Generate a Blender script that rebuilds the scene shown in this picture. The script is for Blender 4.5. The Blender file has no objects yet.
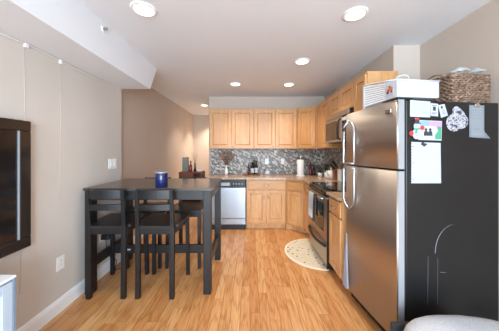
import bpy, bmesh, math, random
from mathutils import Vector, Matrix
random.seed(7)
PI = math.pi
SC = bpy.context.scene
COL = SC.collection

# ------------------------------------------------------------------ camera, world, daylight, exposure
cam_d = bpy.data.cameras.new('camera')
cam = bpy.data.objects.new('camera', cam_d); COL.objects.link(cam)
cam.location = (0, 0, 1.37); cam.rotation_euler = (PI/2, 0, 0)
cam_d.sensor_width = 36; cam_d.lens = 220*36/499
cam_d.shift_x = -0.001; cam_d.shift_y = -0.02705
cam_d.clip_start = 0.05
SC.camera = cam

wd = bpy.data.worlds.new('sky'); SC.world = wd; wd.use_nodes = True
wd.node_tree.nodes['Background'].inputs['Color'].default_value = (0.80, 0.90, 1.0, 1)
wd.node_tree.nodes['Background'].inputs['Strength'].default_value = 3.0

def window_daylight(x, z, sx, sz, watts):
    l = bpy.data.lights.new('window_daylight', 'AREA'); l.shape = 'RECTANGLE'
    l.size = sx; l.size_y = sz; l.energy = watts; l.color = (0.64, 0.83, 1.0)
    o = bpy.data.objects.new('window_daylight', l); COL.objects.link(o)
    o.location = (x, -2.68, z); o.rotation_euler = (PI/2, 0, 0)
    return o
window_daylight(-0.75, 1.30, 1.5, 2.0, 98)
window_daylight(0.95, 1.30, 1.2, 2.0, 138)
CAN_WATTS = 11.0
SC.view_settings.view_transform = 'Standard'
SC.view_settings.look = 'None'
SC.view_settings.exposure = 0.45
SC.view_settings.gamma = 1
SC.view_settings.use_curve_mapping = False

# ------------------------------------------------------------------ materials
def lin(c):
    return tuple(((v/255)/12.92 if v/255 <= 0.04045 else ((v/255+0.055)/1.055)**2.4) for v in c) + (1,)
def mat(name, rgb, rough=0.5, metal=0.0, **kw):
    m = bpy.data.materials.new(name); m.use_nodes = True
    b = m.node_tree.nodes['Principled BSDF']
    b.inputs['Base Color'].default_value = lin(rgb)
    b.inputs['Roughness'].default_value = rough
    b.inputs['Metallic'].default_value = metal
    for k, v in kw.items():
        b.inputs[k.replace('_', ' ')].default_value = v
    return m
def nodes(m):
    nt = m.node_tree
    return nt, nt.nodes, nt.links, nt.nodes['Principled BSDF']
def coords(m, scale=(1,1,1), rot=(0,0,0), kind='Object'):
    nt, N, L, b = nodes(m)
    tc = N.new('ShaderNodeTexCoord'); mp = N.new('ShaderNodeMapping')
    mp.inputs['Scale'].default_value = scale; mp.inputs['Rotation'].default_value = rot
    L.new(tc.outputs[kind], mp.inputs['Vector'])
    return mp.outputs['Vector']
def ramp(m, fac, stops, interp='LINEAR'):
    nt, N, L, b = nodes(m)
    r = N.new('ShaderNodeValToRGB'); r.color_ramp.interpolation = interp
    els = r.color_ramp.elements
    while len(els) < len(stops): els.new(0.5)
    for e, (p, c) in zip(els, stops): e.position = p; e.color = lin(c)
    L.new(fac, r.inputs['Fac'])
    return r.outputs['Color']
def noise(m, vec, scale, detail=4, rough=0.55):
    nt, N, L, b = nodes(m)
    n = N.new('ShaderNodeTexNoise'); n.inputs['Scale'].default_value = scale
    n.inputs['Detail'].default_value = detail; n.inputs['Roughness'].default_value = rough
    L.new(vec, n.inputs['Vector'])
    return n.outputs['Fac']
def bump(m, h, strength=0.2, dist=0.002):
    nt, N, L, b = nodes(m)
    n = N.new('ShaderNodeBump'); n.inputs['Strength'].default_value = strength
    n.inputs['Distance'].default_value = dist
    L.new(h, n.inputs['Height']); L.new(n.outputs['Normal'], b.inputs['Normal'])
def mixc(m, a, c, fac, mode='MIX'):
    nt, N, L, b = nodes(m)
    x = N.new('ShaderNodeMix'); x.data_type = 'RGBA'; x.blend_type = mode
    if isinstance(fac, (int, float)): x.inputs[0].default_value = fac
    else: L.new(fac, x.inputs[0])
    L.new(a, x.inputs[6]); L.new(c, x.inputs[7])
    return x.outputs[2]
def basecol(m, out):
    nt, N, L, b = nodes(m); L.new(out, b.inputs['Base Color'])

def paint(name, rgb, var=4):
    m = mat(name, rgb, 0.75)
    f = noise(m, coords(m), 1.3, 3)
    basecol(m, ramp(m, f, [(0.3, tuple(max(0, v-var) for v in rgb)), (0.7, tuple(min(255, v+var) for v in rgb))]))
    f2 = noise(m, coords(m), 160, 2); bump(m, f2, 0.05, 0.001)
    return m
M = {}
M['wall'] = paint('greige_wall_paint', (206, 198, 190))
M['wall_warm_lit'] = paint('warm_lit_wall_paint', (194, 178, 164))  # same greige paint, with warm lamplight put into its tan tone
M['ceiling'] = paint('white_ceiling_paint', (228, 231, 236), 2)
M['trim'] = mat('white_trim_paint', (236, 236, 236), 0.35)
M['plate'] = mat('white_plastic', (238, 238, 236), 0.35)
M['dark_slot'] = mat('dark_slot', (40, 40, 40), 0.6)

def wood(name, c0, c1, c2, scale, axis='z', rough=0.4, bmp=0.05):
    m = mat(name, c1, rough)
    s = {'x': (0.12, 1, 1), 'y': (1, 0.12, 1), 'z': (1, 1, 0.12)}[axis]
    v = coords(m, s)
    f = noise(m, v, scale, 6, 0.6)
    f2 = noise(m, v, scale*6, 4, 0.6)
    c = ramp(m, f, [(0.3, c0), (0.5, c1), (0.72, c2)])
    g = ramp(m, f2, [(0.35, (225, 215, 205)), (0.6, (255, 255, 255))])
    basecol(m, mixc(m, c, g, 0.6, 'MULTIPLY'))
    bump(m, f2, bmp, 0.001)
    return m
M['maple'] = wood('maple_cabinet_wood', (196, 142, 90), (208, 156, 104), (218, 170, 120), 9, 'z', 0.38)
M['maple_h'] = wood('maple_cabinet_wood_across', (196, 142, 90), (208, 156, 104), (218, 170, 120), 9, 'x', 0.38)
M['black_wood'] = wood('black_brown_stained_wood', (16, 16, 18), (22, 21, 23), (31, 29, 30), 14, 'z', 0.42, 0.12)
M['black_wood_sheen'] = wood('black_brown_wood_sheen_tone', (60, 53, 50), (76, 68, 63), (92, 83, 76), 14, 'x', 0.20, 0.08)  # tabletop only: sheen from the bright background put into a lighter base colour
M['black_wood_slat'] = wood('black_brown_slat_wood', (18, 17, 19), (25, 24, 25), (34, 32, 32), 14, 'x', 0.4, 0.1)
M['seat_wood'] = wood('black_brown_seat_wood', (36, 32, 31), (46, 40, 38), (56, 49, 46), 14, 'y', 0.3, 0.12)
M['red_wood'] = wood('reddish_brown_wood', (84, 45, 30), (108, 60, 40), (128, 74, 50), 8, 'x', 0.4)
M['board'] = wood('brown_tray_wood', (120, 76, 44), (146, 96, 58), (166, 112, 70), 10, 'x', 0.45)

def floor_mat():
    m = mat('oak_strip_floor', (205, 150, 95), 0.3)
    nt, N, L, b = nodes(m)
    v = coords(m, (1, 1, 1), (0, 0, PI/2))
    br = N.new('ShaderNodeTexBrick')
    br.offset = 0.0; br.squash = 1.0
    br.inputs['Scale'].default_value = 1.0
    br.inputs['Brick Width'].default_value = 1.1
    br.inputs['Row Height'].default_value = 0.083
    br.inputs['Mortar Size'].default_value = 0.0013
    br.inputs['Mortar Smooth'].default_value = 0.2
    br.inputs['Bias'].default_value = 0.0
    br.inputs['Color1'].default_value = (0, 0, 0, 1)
    br.inputs['Color2'].default_value = (1, 1, 1, 1)
    br.inputs['Mortar'].default_value = (0.5, 0.5, 0.5, 1)
    sp = N.new('ShaderNodeSeparateXYZ'); L.new(v, sp.inputs[0])
    dv = N.new('ShaderNodeMath'); dv.operation = 'DIVIDE'; dv.inputs[1].default_value = 0.083; L.new(sp.outputs['Y'], dv.inputs[0])
    fl = N.new('ShaderNodeMath'); fl.operation = 'FLOOR'; L.new(dv.outputs[0], fl.inputs[0])
    wn = N.new('ShaderNodeTexWhiteNoise'); wn.noise_dimensions = '1D'; L.new(fl.outputs[0], wn.inputs['W'])
    ma = N.new('ShaderNodeMath'); ma.operation = 'MULTIPLY_ADD'; ma.inputs[1].default_value = 7.0
    L.new(wn.outputs['Value'], ma.inputs[0]); L.new(sp.outputs['X'], ma.inputs[2])
    cx = N.new('ShaderNodeCombineXYZ'); L.new(ma.outputs[0], cx.inputs['X']); L.new(sp.outputs['Y'], cx.inputs['Y'])
    L.new(cx.outputs[0], br.inputs['Vector'])
    tone = ramp(m, br.outputs['Color'], [(0.0, (193, 134, 80)), (0.35, (203, 147, 92)), (0.7, (208, 154, 99)), (1.0, (216, 167, 114))])
    # grain shifted from board to board
    sep = N.new('ShaderNodeVectorMath'); sep.operation = 'MULTIPLY_ADD'
    tc = N.new('ShaderNodeTexCoord')
    L.new(br.outputs['Color'], sep.inputs[0]); sep.inputs[1].default_value = (7.3, 11.1, 3.7)
    L.new(tc.outputs['Object'], sep.inputs[2])
    mp = N.new('ShaderNodeMapping'); mp.inputs['Scale'].default_value = (34, 1.7, 1)
    L.new(sep.outputs[0], mp.inputs['Vector'])
    g = noise(m, mp.outputs['Vector'], 1.6, 7, 0.65)
    gc = ramp(m, g, [(0.28, (190, 156, 126)), (0.45, (238, 226, 214)), (0.62, (255, 255, 255))])
    c = mixc(m, tone, gc, 0.75, 'MULTIPLY')
    w = N.new('ShaderNodeTexWave'); w.wave_type = 'RINGS'; w.rings_direction = 'X'
    w.inputs['Scale'].default_value = 0.55; w.inputs['Distortion'].default_value = 9; w.inputs['Detail'].default_value = 3
    w.inputs['Detail Scale'].default_value = 1.2
    L.new(mp.outputs['Vector'], w.inputs['Vector'])
    wc = ramp(m, w.outputs['Fac'], [(0.0, (206, 172, 140)), (0.25, (255, 255, 255))])
    c = mixc(m, c, wc, 0.45, 'MULTIPLY')
    mor = N.new('ShaderNodeRGB'); mor.outputs[0].default_value = lin((116, 72, 42))
    c = mixc(m, c, mor.outputs[0], br.outputs['Fac'])
    basecol(m, c)
    rr = N.new('ShaderNodeMapRange'); rr.inputs['To Min'].default_value = 0.26; rr.inputs['To Max'].default_value = 0.42
    L.new(g, rr.inputs['Value']); L.new(rr.outputs[0], b.inputs['Roughness'])
    inv = N.new('ShaderNodeMath'); inv.operation = 'SUBTRACT'; inv.inputs[0].default_value = 1
    L.new(br.outputs['Fac'], inv.inputs[1]); bump(m, inv.outputs[0], 0.35, 0.002)
    return m
M['floor'] = floor_mat()

def mosaic_mat():
    m = mat('glass_mosaic_tile', (140, 140, 140), 0.4)
    nt, N, L, b = nodes(m)
    v = coords(m, (1, 1, 1))
    sx = N.new('ShaderNodeSeparateXYZ'); L.new(v, sx.inputs[0])
    add = N.new('ShaderNodeMath'); add.operation = 'ADD'
    L.new(sx.outputs['X'], add.inputs[0]); L.new(sx.outputs['Y'], add.inputs[1])
    cb = N.new('ShaderNodeCombineXYZ'); L.new(add.outputs[0], cb.inputs['X']); L.new(sx.outputs['Z'], cb.inputs['Y'])
    mp = N.new('ShaderNodeMapping'); mp.inputs['Rotation'].default_value = (0, 0, math.radians(42))
    L.new(cb.outputs[0], mp.inputs['Vector'])
    br = N.new('ShaderNodeTexBrick'); br.offset = 0.5
    br.inputs['Scale'].default_value = 1; br.inputs['Brick Width'].default_value = 0.048; br.inputs['Row Height'].default_value = 0.021
    br.inputs['Mortar Size'].default_value = 0.0022
    br.inputs['Color1'].default_value = (0, 0, 0, 1); br.inputs['Color2'].default_value = (1, 1, 1, 1)
    L.new(mp.outputs[0], br.inputs['Vector'])
    c = ramp(m, br.outputs['Color'], [(0.0, (40, 37, 35)), (0.25, (108, 97, 88)), (0.42, (148, 136, 124)), (0.58, (200, 190, 178)), (0.78, (118, 100, 84)), (0.9, (222, 215, 206))], 'CONSTANT')
    mor = N.new('ShaderNodeRGB'); mor.outputs[0].default_value = lin((176, 170, 162))
    basecol(m, mixc(m, c, mor.outputs[0], br.outputs['Fac']))
    inv = N.new('ShaderNodeMath'); inv.operation = 'SUBTRACT'; inv.inputs[0].default_value = 1
    L.new(br.outputs['Fac'], inv.inputs[1]); bump(m, inv.outputs[0], 0.4, 0.002)
    return m
M['mosaic'] = mosaic_mat()

def granite_mat():
    m = mat('tan_granite', (170, 140, 115), 0.2)
    v = coords(m)
    f = noise(m, v, 60, 5, 0.7)
    basecol(m, ramp(m, f, [(0.3, (70, 52, 44)), (0.42, (150, 116, 90)), (0.55, (188, 158, 130)), (0.7, (214, 192, 168))]))
    return m
M['granite'] = granite_mat()

def steel(name, rgb, rough, axis='z'):
    m = mat(name, rgb, rough, 1.0)
    s = {'x': (0.01, 1, 1), 'z': (1, 1, 0.01), 'y': (1, 0.01, 1)}[axis]
    nt, N, L, b = nodes(m)
    f = noise(m, coords(m, s), 500, 2)
    rr = N.new('ShaderNodeMapRange'); rr.inputs['To Min'].default_value = rough*0.85; rr.inputs['To Max'].default_value = rough*1.2
    L.new(f, rr.inputs['Value']); L.new(rr.outputs[0], b.inputs['Roughness'])
    bump(m, f, 0.02, 0.0005)
    return m
M['steel'] = steel('brushed_stainless_steel', (186, 176, 166), 0.40)
M['steel_dw'] = steel('pale_brushed_steel', (166, 168, 172), 0.36)
M['silver'] = mat('silver_plastic', (160, 162, 166), 0.35, 0.3)
M['handle'] = mat('satin_silver_bar', (176, 177, 180), 0.3, 0.85)
M['chrome'] = mat('polished_chrome', (225, 225, 225), 0.12, 1.0)
M['nickel'] = mat('brushed_nickel', (190, 186, 180), 0.3, 1.0)
def black_textured():
    m = mat('textured_black_steel', (18, 18, 19), 0.36)
    f = noise(m, coords(m), 420, 2); bump(m, f, 0.25, 0.0008)
    g = noise(m, coords(m), 2.2, 4)
    basecol(m, ramp(m, g, [(0.35, (16, 16, 17)), (0.7, (26, 26, 27))]))
    return m
M['black_side'] = black_textured()
M['gasket'] = mat('black_rubber', (18, 18, 19), 0.6)
M['black_glass'] = mat('black_glass', (10, 10, 11), 0.08)
M['oven_glass'] = mat('tinted_oven_glass', (22, 20, 19), 0.06)
M['black_plastic'] = mat('black_plastic', (24, 24, 25), 0.4)
M['gloss_black'] = mat('gloss_dark_brown_bezel', (46, 38, 34), 0.12)
M['screen'] = mat('switched_off_screen', (30, 27, 26), 0.10)
M['white_metal'] = mat('white_painted_metal', (240, 240, 240), 0.4)
M['white'] = mat('white_plastic_bin', (190, 194, 200), 0.45)
M['ceramic'] = mat('white_ceramic', (236, 234, 230), 0.2)
M['paper'] = mat('white_paper', (172, 177, 185), 0.8)
M['liner'] = mat('grey_bin_lining', (160, 162, 166), 0.7)
M['paper_grey'] = mat('pale_grey_paper', (176, 180, 186), 0.8)
M['ink'] = mat('grey_ink', (150, 152, 158), 0.8)
M['ink_dark'] = mat('dark_ink', (52, 52, 58), 0.7)
M['red'] = mat('red_card', (206, 52, 54), 0.7)
M['green'] = mat('green_card', (70, 146, 112), 0.7)
M['sky_blue'] = mat('light_blue_card', (120, 158, 214), 0.7)
M['pink'] = mat('pink_card', (172, 138, 172), 0.7)
M['orange'] = mat('orange_print', (204, 96, 48), 0.6)
M['brown_print'] = mat('brown_print', (96, 52, 36), 0.6)
M['skin_grey'] = mat('grey_photo_tone', (182, 178, 180), 0.5)
M['navy'] = mat('navy_blue_glazed', (28, 36, 84), 0.08)
M['navy_band'] = mat('dark_blue_band', (14, 16, 34), 0.2)
M['wine'] = mat('dark_bottle_glass', (20, 16, 16), 0.08)
M['red_bottle'] = mat('dark_red_bottle', (120, 24, 22), 0.15)
M['tin'] = mat('grey_green_tin', (112, 114, 104), 0.45)
M['twig'] = mat('dried_twig', (140, 108, 82), 0.8)
M['dried'] = mat('dried_flower_heads', (172, 134, 108), 0.85)
M['leaf'] = mat('dark_green_leaf', (52, 78, 46), 0.5)
M['blue_cloth'] = mat('pale_blue_cotton', (232, 238, 246), 0.9)
M['grey_cloth'] = mat('dark_grey_cotton', (72, 76, 84), 0.9)
M['dark_fabric'] = mat('charcoal_fabric', (50, 48, 48), 0.9)
def tweed():
    m = mat('light_grey_tweed', (205, 203, 204), 0.95)
    f = noise(m, coords(m), 260, 4, 0.75); bump(m, f, 0.6, 0.003)
    basecol(m, ramp(m, f, [(0.35, (172, 170, 172)), (0.6, (224, 222, 224))]))
    return m
M['tweed'] = tweed()
M['console'] = mat('pale_blue_painted_wood', (186, 204, 222), 0.45)
M['console_edge'] = mat('blue_grey_painted_edge', (128, 146, 168), 0.45)
def wicker():
    m = mat('grey_brown_wicker', (140, 110, 86), 0.75)
    f = noise(m, coords(m), 45, 3, 0.7)
    basecol(m, ramp(m, f, [(0.3, (62, 42, 30)), (0.5, (122, 94, 74)), (0.7, (168, 146, 128))]))
    return m
M['wicker'] = wicker()
def rug_mat():
    m = mat('beige_woven_rug', (216, 200, 172), 0.95)
    nt, N, L, b = nodes(m)
    v = N.new('ShaderNodeTexVoronoi'); v.feature = 'F1'; v.inputs['Scale'].default_value = 15
    L.new(coords(m), v.inputs['Vector'])
    c = ramp(m, v.outputs['Distance'], [(0.0, (112, 104, 104)), (0.20, (140, 128, 120)), (0.26, (220, 208, 186)), (1, (214, 198, 168))])
    f = noise(m, coords(m), 150, 3)
    g = ramp(m, f, [(0.3, (225, 220, 215)), (0.7, (255, 255, 255))])
    basecol(m, mixc(m, c, g, 0.7, 'MULTIPLY')); bump(m, f, 0.4, 0.002)
    return m
M['rug'] = rug_mat()
M['rug_edge'] = mat('cream_rug_binding', (226, 212, 186), 0.95)
def collage():
    m = mat('black_and_white_photo', (150, 150, 155), 0.4)
    f = noise(m, coords(m), 34, 3, 0.6)
    basecol(m, ramp(m, f, [(0.38, (40, 40, 46)), (0.46, (120, 122, 132)), (0.52, (186, 190, 198)), (0.58, (150, 138, 140)), (0.66, (52, 52, 58))]))
    return m
M['collage'] = collage()
def emis(name, rgb, s):
    m = mat(name, (255, 255, 255), 0.5)
    b = m.node_tree.nodes['Principled BSDF']
    b.inputs['Emission Color'].default_value = lin(rgb); b.inputs['Emission Strength'].default_value = s
    return m
M['lamp'] = emis('lit_lamp_lens', (255, 236, 204), 4.0)
M['display'] = mat('pale_display', (196, 206, 214), 0.3)
gm = mat('window_glass', (255, 255, 255), 0.0); gm.node_tree.nodes['Principled BSDF'].inputs['Transmission Weight'].default_value = 1.0
M['glass'] = gm
M['clear'] = mat('frosted_jar_glass', (226, 230, 232), 0.15); M['clear'].node_tree.nodes['Principled BSDF'].inputs['Transmission Weight'].default_value = 0.5

# ------------------------------------------------------------------ mesh helpers
class MB:
    def __init__(s): s.bm = bmesh.new()
    def _new(s, fn):
        before = set(s.bm.faces); fn(); return [f for f in s.bm.faces if f not in before]
    def box(s, x0, x1, y0, y1, z0, z1, bev=0.0, seg=2):
        vs = [s.bm.verts.new((x, y, z)) for z in (z0, z1) for y in (y0, y1) for x in (x0, x1)]
        fs = [s.bm.faces.new([vs[i] for i in q]) for q in ((0,2,3,1),(4,5,7,6),(0,1,5,4),(2,6,7,3),(0,4,6,2),(1,3,7,5))]
        if bev > 0:
            es = list({e for f in fs for e in f.edges})
            r = bmesh.ops.bevel(s.bm, geom=es, offset=bev, segments=seg, affect='EDGES', profile=0.5)
            if seg > 2:
                for f in r['faces']: f.smooth = True
        return s
    def beam(s, p0, p1, w, d, bev=0.0, up=(0,1,0), w1=None, d1=None):
        """rectangular bar from p0 to p1: w across, d along 'up'"""
        p0, p1 = Vector(p0), Vector(p1); a = (p1-p0).normalized(); u = Vector(up)
        sx = a.cross(u).normalized(); sy = sx.cross(a).normalized()
        w1 = w if w1 is None else w1; d1 = d if d1 is None else d1
        vs = []
        for p, ww, dd in ((p0, w, d), (p1, w1, d1)):
            for i, j in ((-1,-1),(1,-1),(1,1),(-1,1)):
                vs.append(s.bm.verts.new(p + sx*ww/2*i + sy*dd/2*j))
        fs = [s.bm.faces.new([vs[i] for i in q]) for q in ((3,2,1,0),(4,5,6,7),(0,1,5,4),(1,2,6,5),(2,3,7,6),(3,0,4,7))]
        if bev > 0:
            bmesh.ops.bevel(s.bm, geom=list({e for f in fs for e in f.edges}), offset=bev, segments=1, affect='EDGES')
        return s
    def prism(s, poly, z0, z1, plane='xy', smooth_from=None):
        """polygon extruded: plane 'xy' along z, 'xz' along y, 'yz' along x"""
        def P(a, b, c): return {'xy': (a, b, c), 'xz': (a, c, b), 'yz': (c, a, b)}[plane]
        lo = [s.bm.verts.new(P(a, b, z0)) for a, b in poly]; hi = [s.bm.verts.new(P(a, b, z1)) for a, b in poly]
        s.bm.faces.new(lo[::-1]); s.bm.faces.new(hi)
        n = len(poly)
        for i in range(n):
            f = s.bm.faces.new((lo[i], lo[(i+1) % n], hi[(i+1) % n], hi[i]))
            if smooth_from is not None and i in smooth_from: f.smooth = True
        return s
    def lathe(s, prof, c=(0,0,0), seg=24, sx=1, sy=1):
        rings = []
        for r, z in prof:
            if r < 1e-6: rings.append([s.bm.verts.new((c[0], c[1], c[2]+z))])
            else: rings.append([s.bm.verts.new((c[0]+r*sx*math.cos(2*PI*i/seg), c[1]+r*sy*math.sin(2*PI*i/seg), c[2]+z)) for i in range(seg)])
        for a, b in zip(rings, rings[1:]):
            for i in range(seg):
                j = (i+1) % seg
                if len(a) == 1 and len(b) == 1: continue
                if len(a) == 1: f = s.bm.faces.new((a[0], b[j], b[i]))
                elif len(b) == 1: f = s.bm.faces.new((a[i], a[j], b[0]))
                else: f = s.bm.faces.new((a[i], a[j], b[j], b[i]))
                f.smooth = True
        return s
    def tube(s, pts, r, seg=8, closed=False):
        pts = [Vector(p) for p in pts]; n = len(pts); rings = []
        ref = Vector((0.13, 0.27, 0.95)).normalized()
        for i, p in enumerate(pts):
            if closed: t = (pts[(i+1) % n]-pts[i-1]).normalized()
            else: t = (pts[min(i+1, n-1)]-pts[max(i-1, 0)]).normalized()
            u = t.cross(ref)
            if u.length < 1e-3: u = t.cross(Vector((1, 0, 0)))
            u.normalize(); v = t.cross(u)
            rr = r[i] if isinstance(r, (list, tuple)) else r
            rings.append([s.bm.verts.new(p + (u*math.cos(2*PI*k/seg)+v*math.sin(2*PI*k/seg))*rr) for k in range(seg)])
        m = n if closed else n-1
        for i in range(m):
            a, b = rings[i], rings[(i+1) % n]
            for k in range(seg):
                f = s.bm.faces.new((a[k], b[k], b[(k+1) % seg], a[(k+1) % seg])); f.smooth = True
        if not closed:
            s.bm.faces.new(rings[0]); s.bm.faces.new(rings[-1][::-1])
        return s
    def ball(s, c, r, sx=1, sy=1, sz=1, sub=2):
        mt = Matrix.Translation(c) @ Matrix.Diagonal((sx, sy, sz, 1))
        for f in s._new(lambda: bmesh.ops.create_icosphere(s.bm, subdivisions=sub, radius=r, matrix=mt)): f.smooth = True
        return s
    def disc(s, cx, cz, r, y0, y1, seg=20, sx=1.0, sz=1.0):
        return s.prism([(cx+r*sx*math.cos(2*PI*i/seg), cz+r*sz*math.sin(2*PI*i/seg)) for i in range(seg)], y0, y1, 'xz')
    def build(s, name, m, parent=None, label=None):
        bmesh.ops.recalc_face_normals(s.bm, faces=s.bm.faces)
        me = bpy.data.meshes.new(name); s.bm.to_mesh(me); s.bm.free()
        for x in (m if isinstance(m, (list, tuple)) else [m]): me.materials.append(x)
        o = bpy.data.objects.new(name, me); COL.objects.link(o)
        if parent is not None: o.parent = parent
        if label: o['label'] = label
        return o
def tag(o, label, cat, group=None):
    o['label'] = label; o['category'] = cat
    if group: o['group'] = group
    return o
def thing(name, label, cat, loc=(0,0,0), rz=0, group=None):
    o = bpy.data.objects.new(name, None); o.empty_display_size = 0.1; COL.objects.link(o)
    o.location = loc; o.rotation_euler = (0, 0, rz)
    return tag(o, label, cat, group)
def struct(name, mb, m):
    o = mb.build(name, m); o['kind'] = 'structure'; return o
def dup(root, loc, rz, label, group=None):
    r = root.copy(); COL.objects.link(r); r.location = loc; r.rotation_euler = (0, 0, rz); r['label'] = label
    if group: r['group'] = group
    for ch in list(root.children):
        c = ch.copy(); COL.objects.link(c); c.parent = r
        for g in ch.children:
            d = g.copy(); COL.objects.link(d); d.parent = c
    return r

# ------------------------------------------------------------------ the room
CEIL = 2.50
YB = 4.50          # kitchen back wall
XL, XH, XK, XR = -1.635, -1.73, 1.52, 1.80
YS = 2.33          # where the right wall steps in
YR = -2.75
struct('floor', MB().box(-2.0, 2.05, YR-0.15, 7.0, -0.08, 0), M['floor'])
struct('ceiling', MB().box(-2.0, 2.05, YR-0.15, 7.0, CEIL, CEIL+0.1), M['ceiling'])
struct('wall_left', MB().box(XL-0.25, XL, YR, 2.80, 0, CEIL), M['wall'])
struct('wall_hall', MB().box(XH-0.15, XH, 2.80, 6.75, 0, CEIL), M['wall_warm_lit'])
struct('wall_hall_end', MB().box(XH, -0.70, 6.75, 6.87, 0, CEIL), M['wall_warm_lit'])
struct('wall_back', MB().box(-0.84, XK+0.3, YB, YB+0.12, 0, CEIL), M['wall_warm_lit'])
struct('wall_hall_side', MB().box(-0.84, -0.72, YB+0.12, 6.75, 0, CEIL), M['wall_warm_lit'])
struct('wall_kitchen_right', MB().box(XK, XK+0.45, YS, YB, 0, CEIL), M['wall_warm_lit'])
struct('wall_right', MB().box(XR, XR+0.15, YR, YS, 0, CEIL), M['wall_warm_lit'])
rw = MB()
rw.box(XL-0.2, -1.5, YR-0.12, YR, 0, CEIL); rw.box(0.0, 0.35, YR-0.12, YR, 0, CEIL); rw.box(1.55, XR+0.15, YR-0.12, YR, 0, CEIL)
rw.box(-1.5, 0.0, YR-0.12, YR, 2.3, CEIL); rw.box(-1.5, 0.0, YR-0.12, YR, 0, 0.3)
rw.box(0.35, 1.55, YR-0.12, YR, 2.3, CEIL); rw.box(0.35, 1.55, YR-0.12, YR, 0, 0.3)
struct('wall_rear', rw, M['wall'])
for n, (x0, x1, z0, z1) in enumerate(((-1.5, 0.0, 0.3, 2.3), (0.35, 1.55, 0.3, 2.3)), 1):
    f = MB()
    f.box(x0, x0+0.05, YR-0.1, YR-0.03, z0, z1); f.box(x1-0.05, x1, YR-0.1, YR-0.03, z0, z1)
    f.box(x0+0.05, x1-0.05, YR-0.1, YR-0.03, z0, z0+0.05); f.box(x0+0.05, x1-0.05, YR-0.1, YR-0.03, z1-0.05, z1)
    f.box((x0+x1)/2-0.025, (x0+x1)/2+0.025, YR-0.1, YR-0.03, z0+0.05, z1-0.05)
    struct('window_%d' % n, f, M['trim'])
# dropped soffit along the left wall, its far end raked
SX, SZ = -1.265, 2.168
sf = MB()
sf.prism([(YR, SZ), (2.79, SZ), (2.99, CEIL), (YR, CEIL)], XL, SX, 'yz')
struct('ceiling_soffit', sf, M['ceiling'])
def baseb(name, poly_fn):
    return struct(name, poly_fn, M['trim'])
baseb('baseboard_left', MB().prism([(XL, 0), (XL+0.016, 0), (XL+0.016, 0.09), (XL+0.008, 0.115), (XL, 0.12)], YR, 2.80, 'xz'))
baseb('baseboard_hall', MB().prism([(XH, 0), (XH+0.016, 0), (XH+0.016, 0.09), (XH+0.008, 0.115), (XH, 0.12)], 2.80, 6.75, 'xz'))
baseb('baseboard_right', MB().prism([(XR, 0), (XR-0.016, 0), (XR-0.016, 0.09), (XR-0.008, 0.115), (XR, 0.12)], YR, YS, 'xz'))
baseb('baseboard_hall_end', MB().box(XH+0.016, -0.84, 6.735, 6.75, 0, 0.12, 0.004))
struct('backsplash_back', MB().box(-0.80, XK, YB-0.010, YB, 0.925, 1.43), M['mosaic'])
struct('backsplash_right', MB().box(XK-0.010, XK, YS+.01, YB-0.010, 0.925, 1.49), M['mosaic'])

# ------------------------------------------------------------------ ceiling lights
def can_light(x, y, label, watts=CAN_WATTS):
    t = thing('recessed_light', label, 'ceiling light', (x, y, CEIL), 0, 'recessed lights in the ceiling')
    MB().lathe([(0.075, -0.001), (0.096, -0.001), (0.098, -0.005), (0.091, -0.010), (0.077, -0.012), (0.073, -0.006), (0.075, -0.001)], seg=32).build('trim_ring', M['white_metal'], t)
    MB().lathe([(0, -0.003), (0.075, -0.003), (0.071, -0.007), (0, -0.009)], seg=32).build('lens', M['lamp'], t, 'glowing warm white lens')
    l = bpy.data.lights.new('can_lamp', 'SPOT'); l.energy = watts*4; l.color = (1.0, 0.88, 0.74)
    l.spot_size = math.radians(112); l.spot_blend = 0.9; l.shadow_soft_size = 0.07
    o = bpy.data.objects.new('can_lamp', l); COL.objects.link(o); o.parent = t; o.location = (0, 0, -0.03)
    return t
can_light(-0.84, 1.74, 'recessed ceiling light beside the dropped soffit and sprinkler', CAN_WATTS*0.4)
can_light(0.86, 1.80, 'recessed ceiling light above the steel refrigerator front', CAN_WATTS*0.4)
can_light(0.65, 2.74, 'recessed ceiling light midway down the ceiling, in line with the range front')
can_light(-0.24, 3.65, 'recessed ceiling light in front of the leftmost wall cabinets')
can_light(0.65, 3.68, 'recessed ceiling light in front of the wall cabinets over the paper towels')
can_light(-1.10, 5.30, 'recessed ceiling light far back in the hallway, smallest of all', CAN_WATTS*1.4)
can_light(-1.10, 6.33, 'recessed ceiling light round the corner at the very end of the hallway', CAN_WATTS*3.0)

# sprinkler, cable, switches
t = thing('sprinkler_head', 'small fire sprinkler head on the side of the dropped soffit', 'sprinkler', (SX, 1.89, 2.43), 0)
def latx(mb, prof, seg=20):
    mb.lathe(prof, seg=seg)
    for v in mb.bm.verts: v.co = Vector((v.co.z, v.co.y, -v.co.x))
    return mb
latx(MB(), [(0, 0), (0.024, 0), (0.025, 0.004), (0.018, 0.008), (0, 0.009)]).build('escutcheon', M['white_metal'], t)
latx(MB(), [(0, 0.008), (0.010, 0.008), (0.009, 0.03), (0.014, 0.032), (0.014, 0.036), (0, 0.037)]).build('nozzle', M['nickel'], t)

t = thing('wall_cable', 'thin white cable stapled where the left wall meets the soffit', 'cable', (XL, 0, 0), 0)
ys = [0.6+0.06*i for i in range(31)]
MB().tube([(0.007, y, SZ-0.010-0.016*abs(math.sin((y-1.0)*4.4))) for y in ys], 0.004, 6).build('cord', M['plate'], t)
for y in (1.600, 1.893):
    MB().box(0.0, 0.016, y-0.014, y+0.014, SZ-0.040, SZ-0.008, 0.004).build('clip', M['plate'], t)
for y, zb in ((1.590, 0.36), (1.893, 0.95)):
    MB().tube([(0.002, y, SZ-0.035), (0.002, y+0.004, 1.7), (0.002, y-0.002, 1.2), (0.002, y-0.01 if zb > .5 else y-0.03, zb)], 0.0016, 5).build('drop_wire', M['wall'], t)

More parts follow.
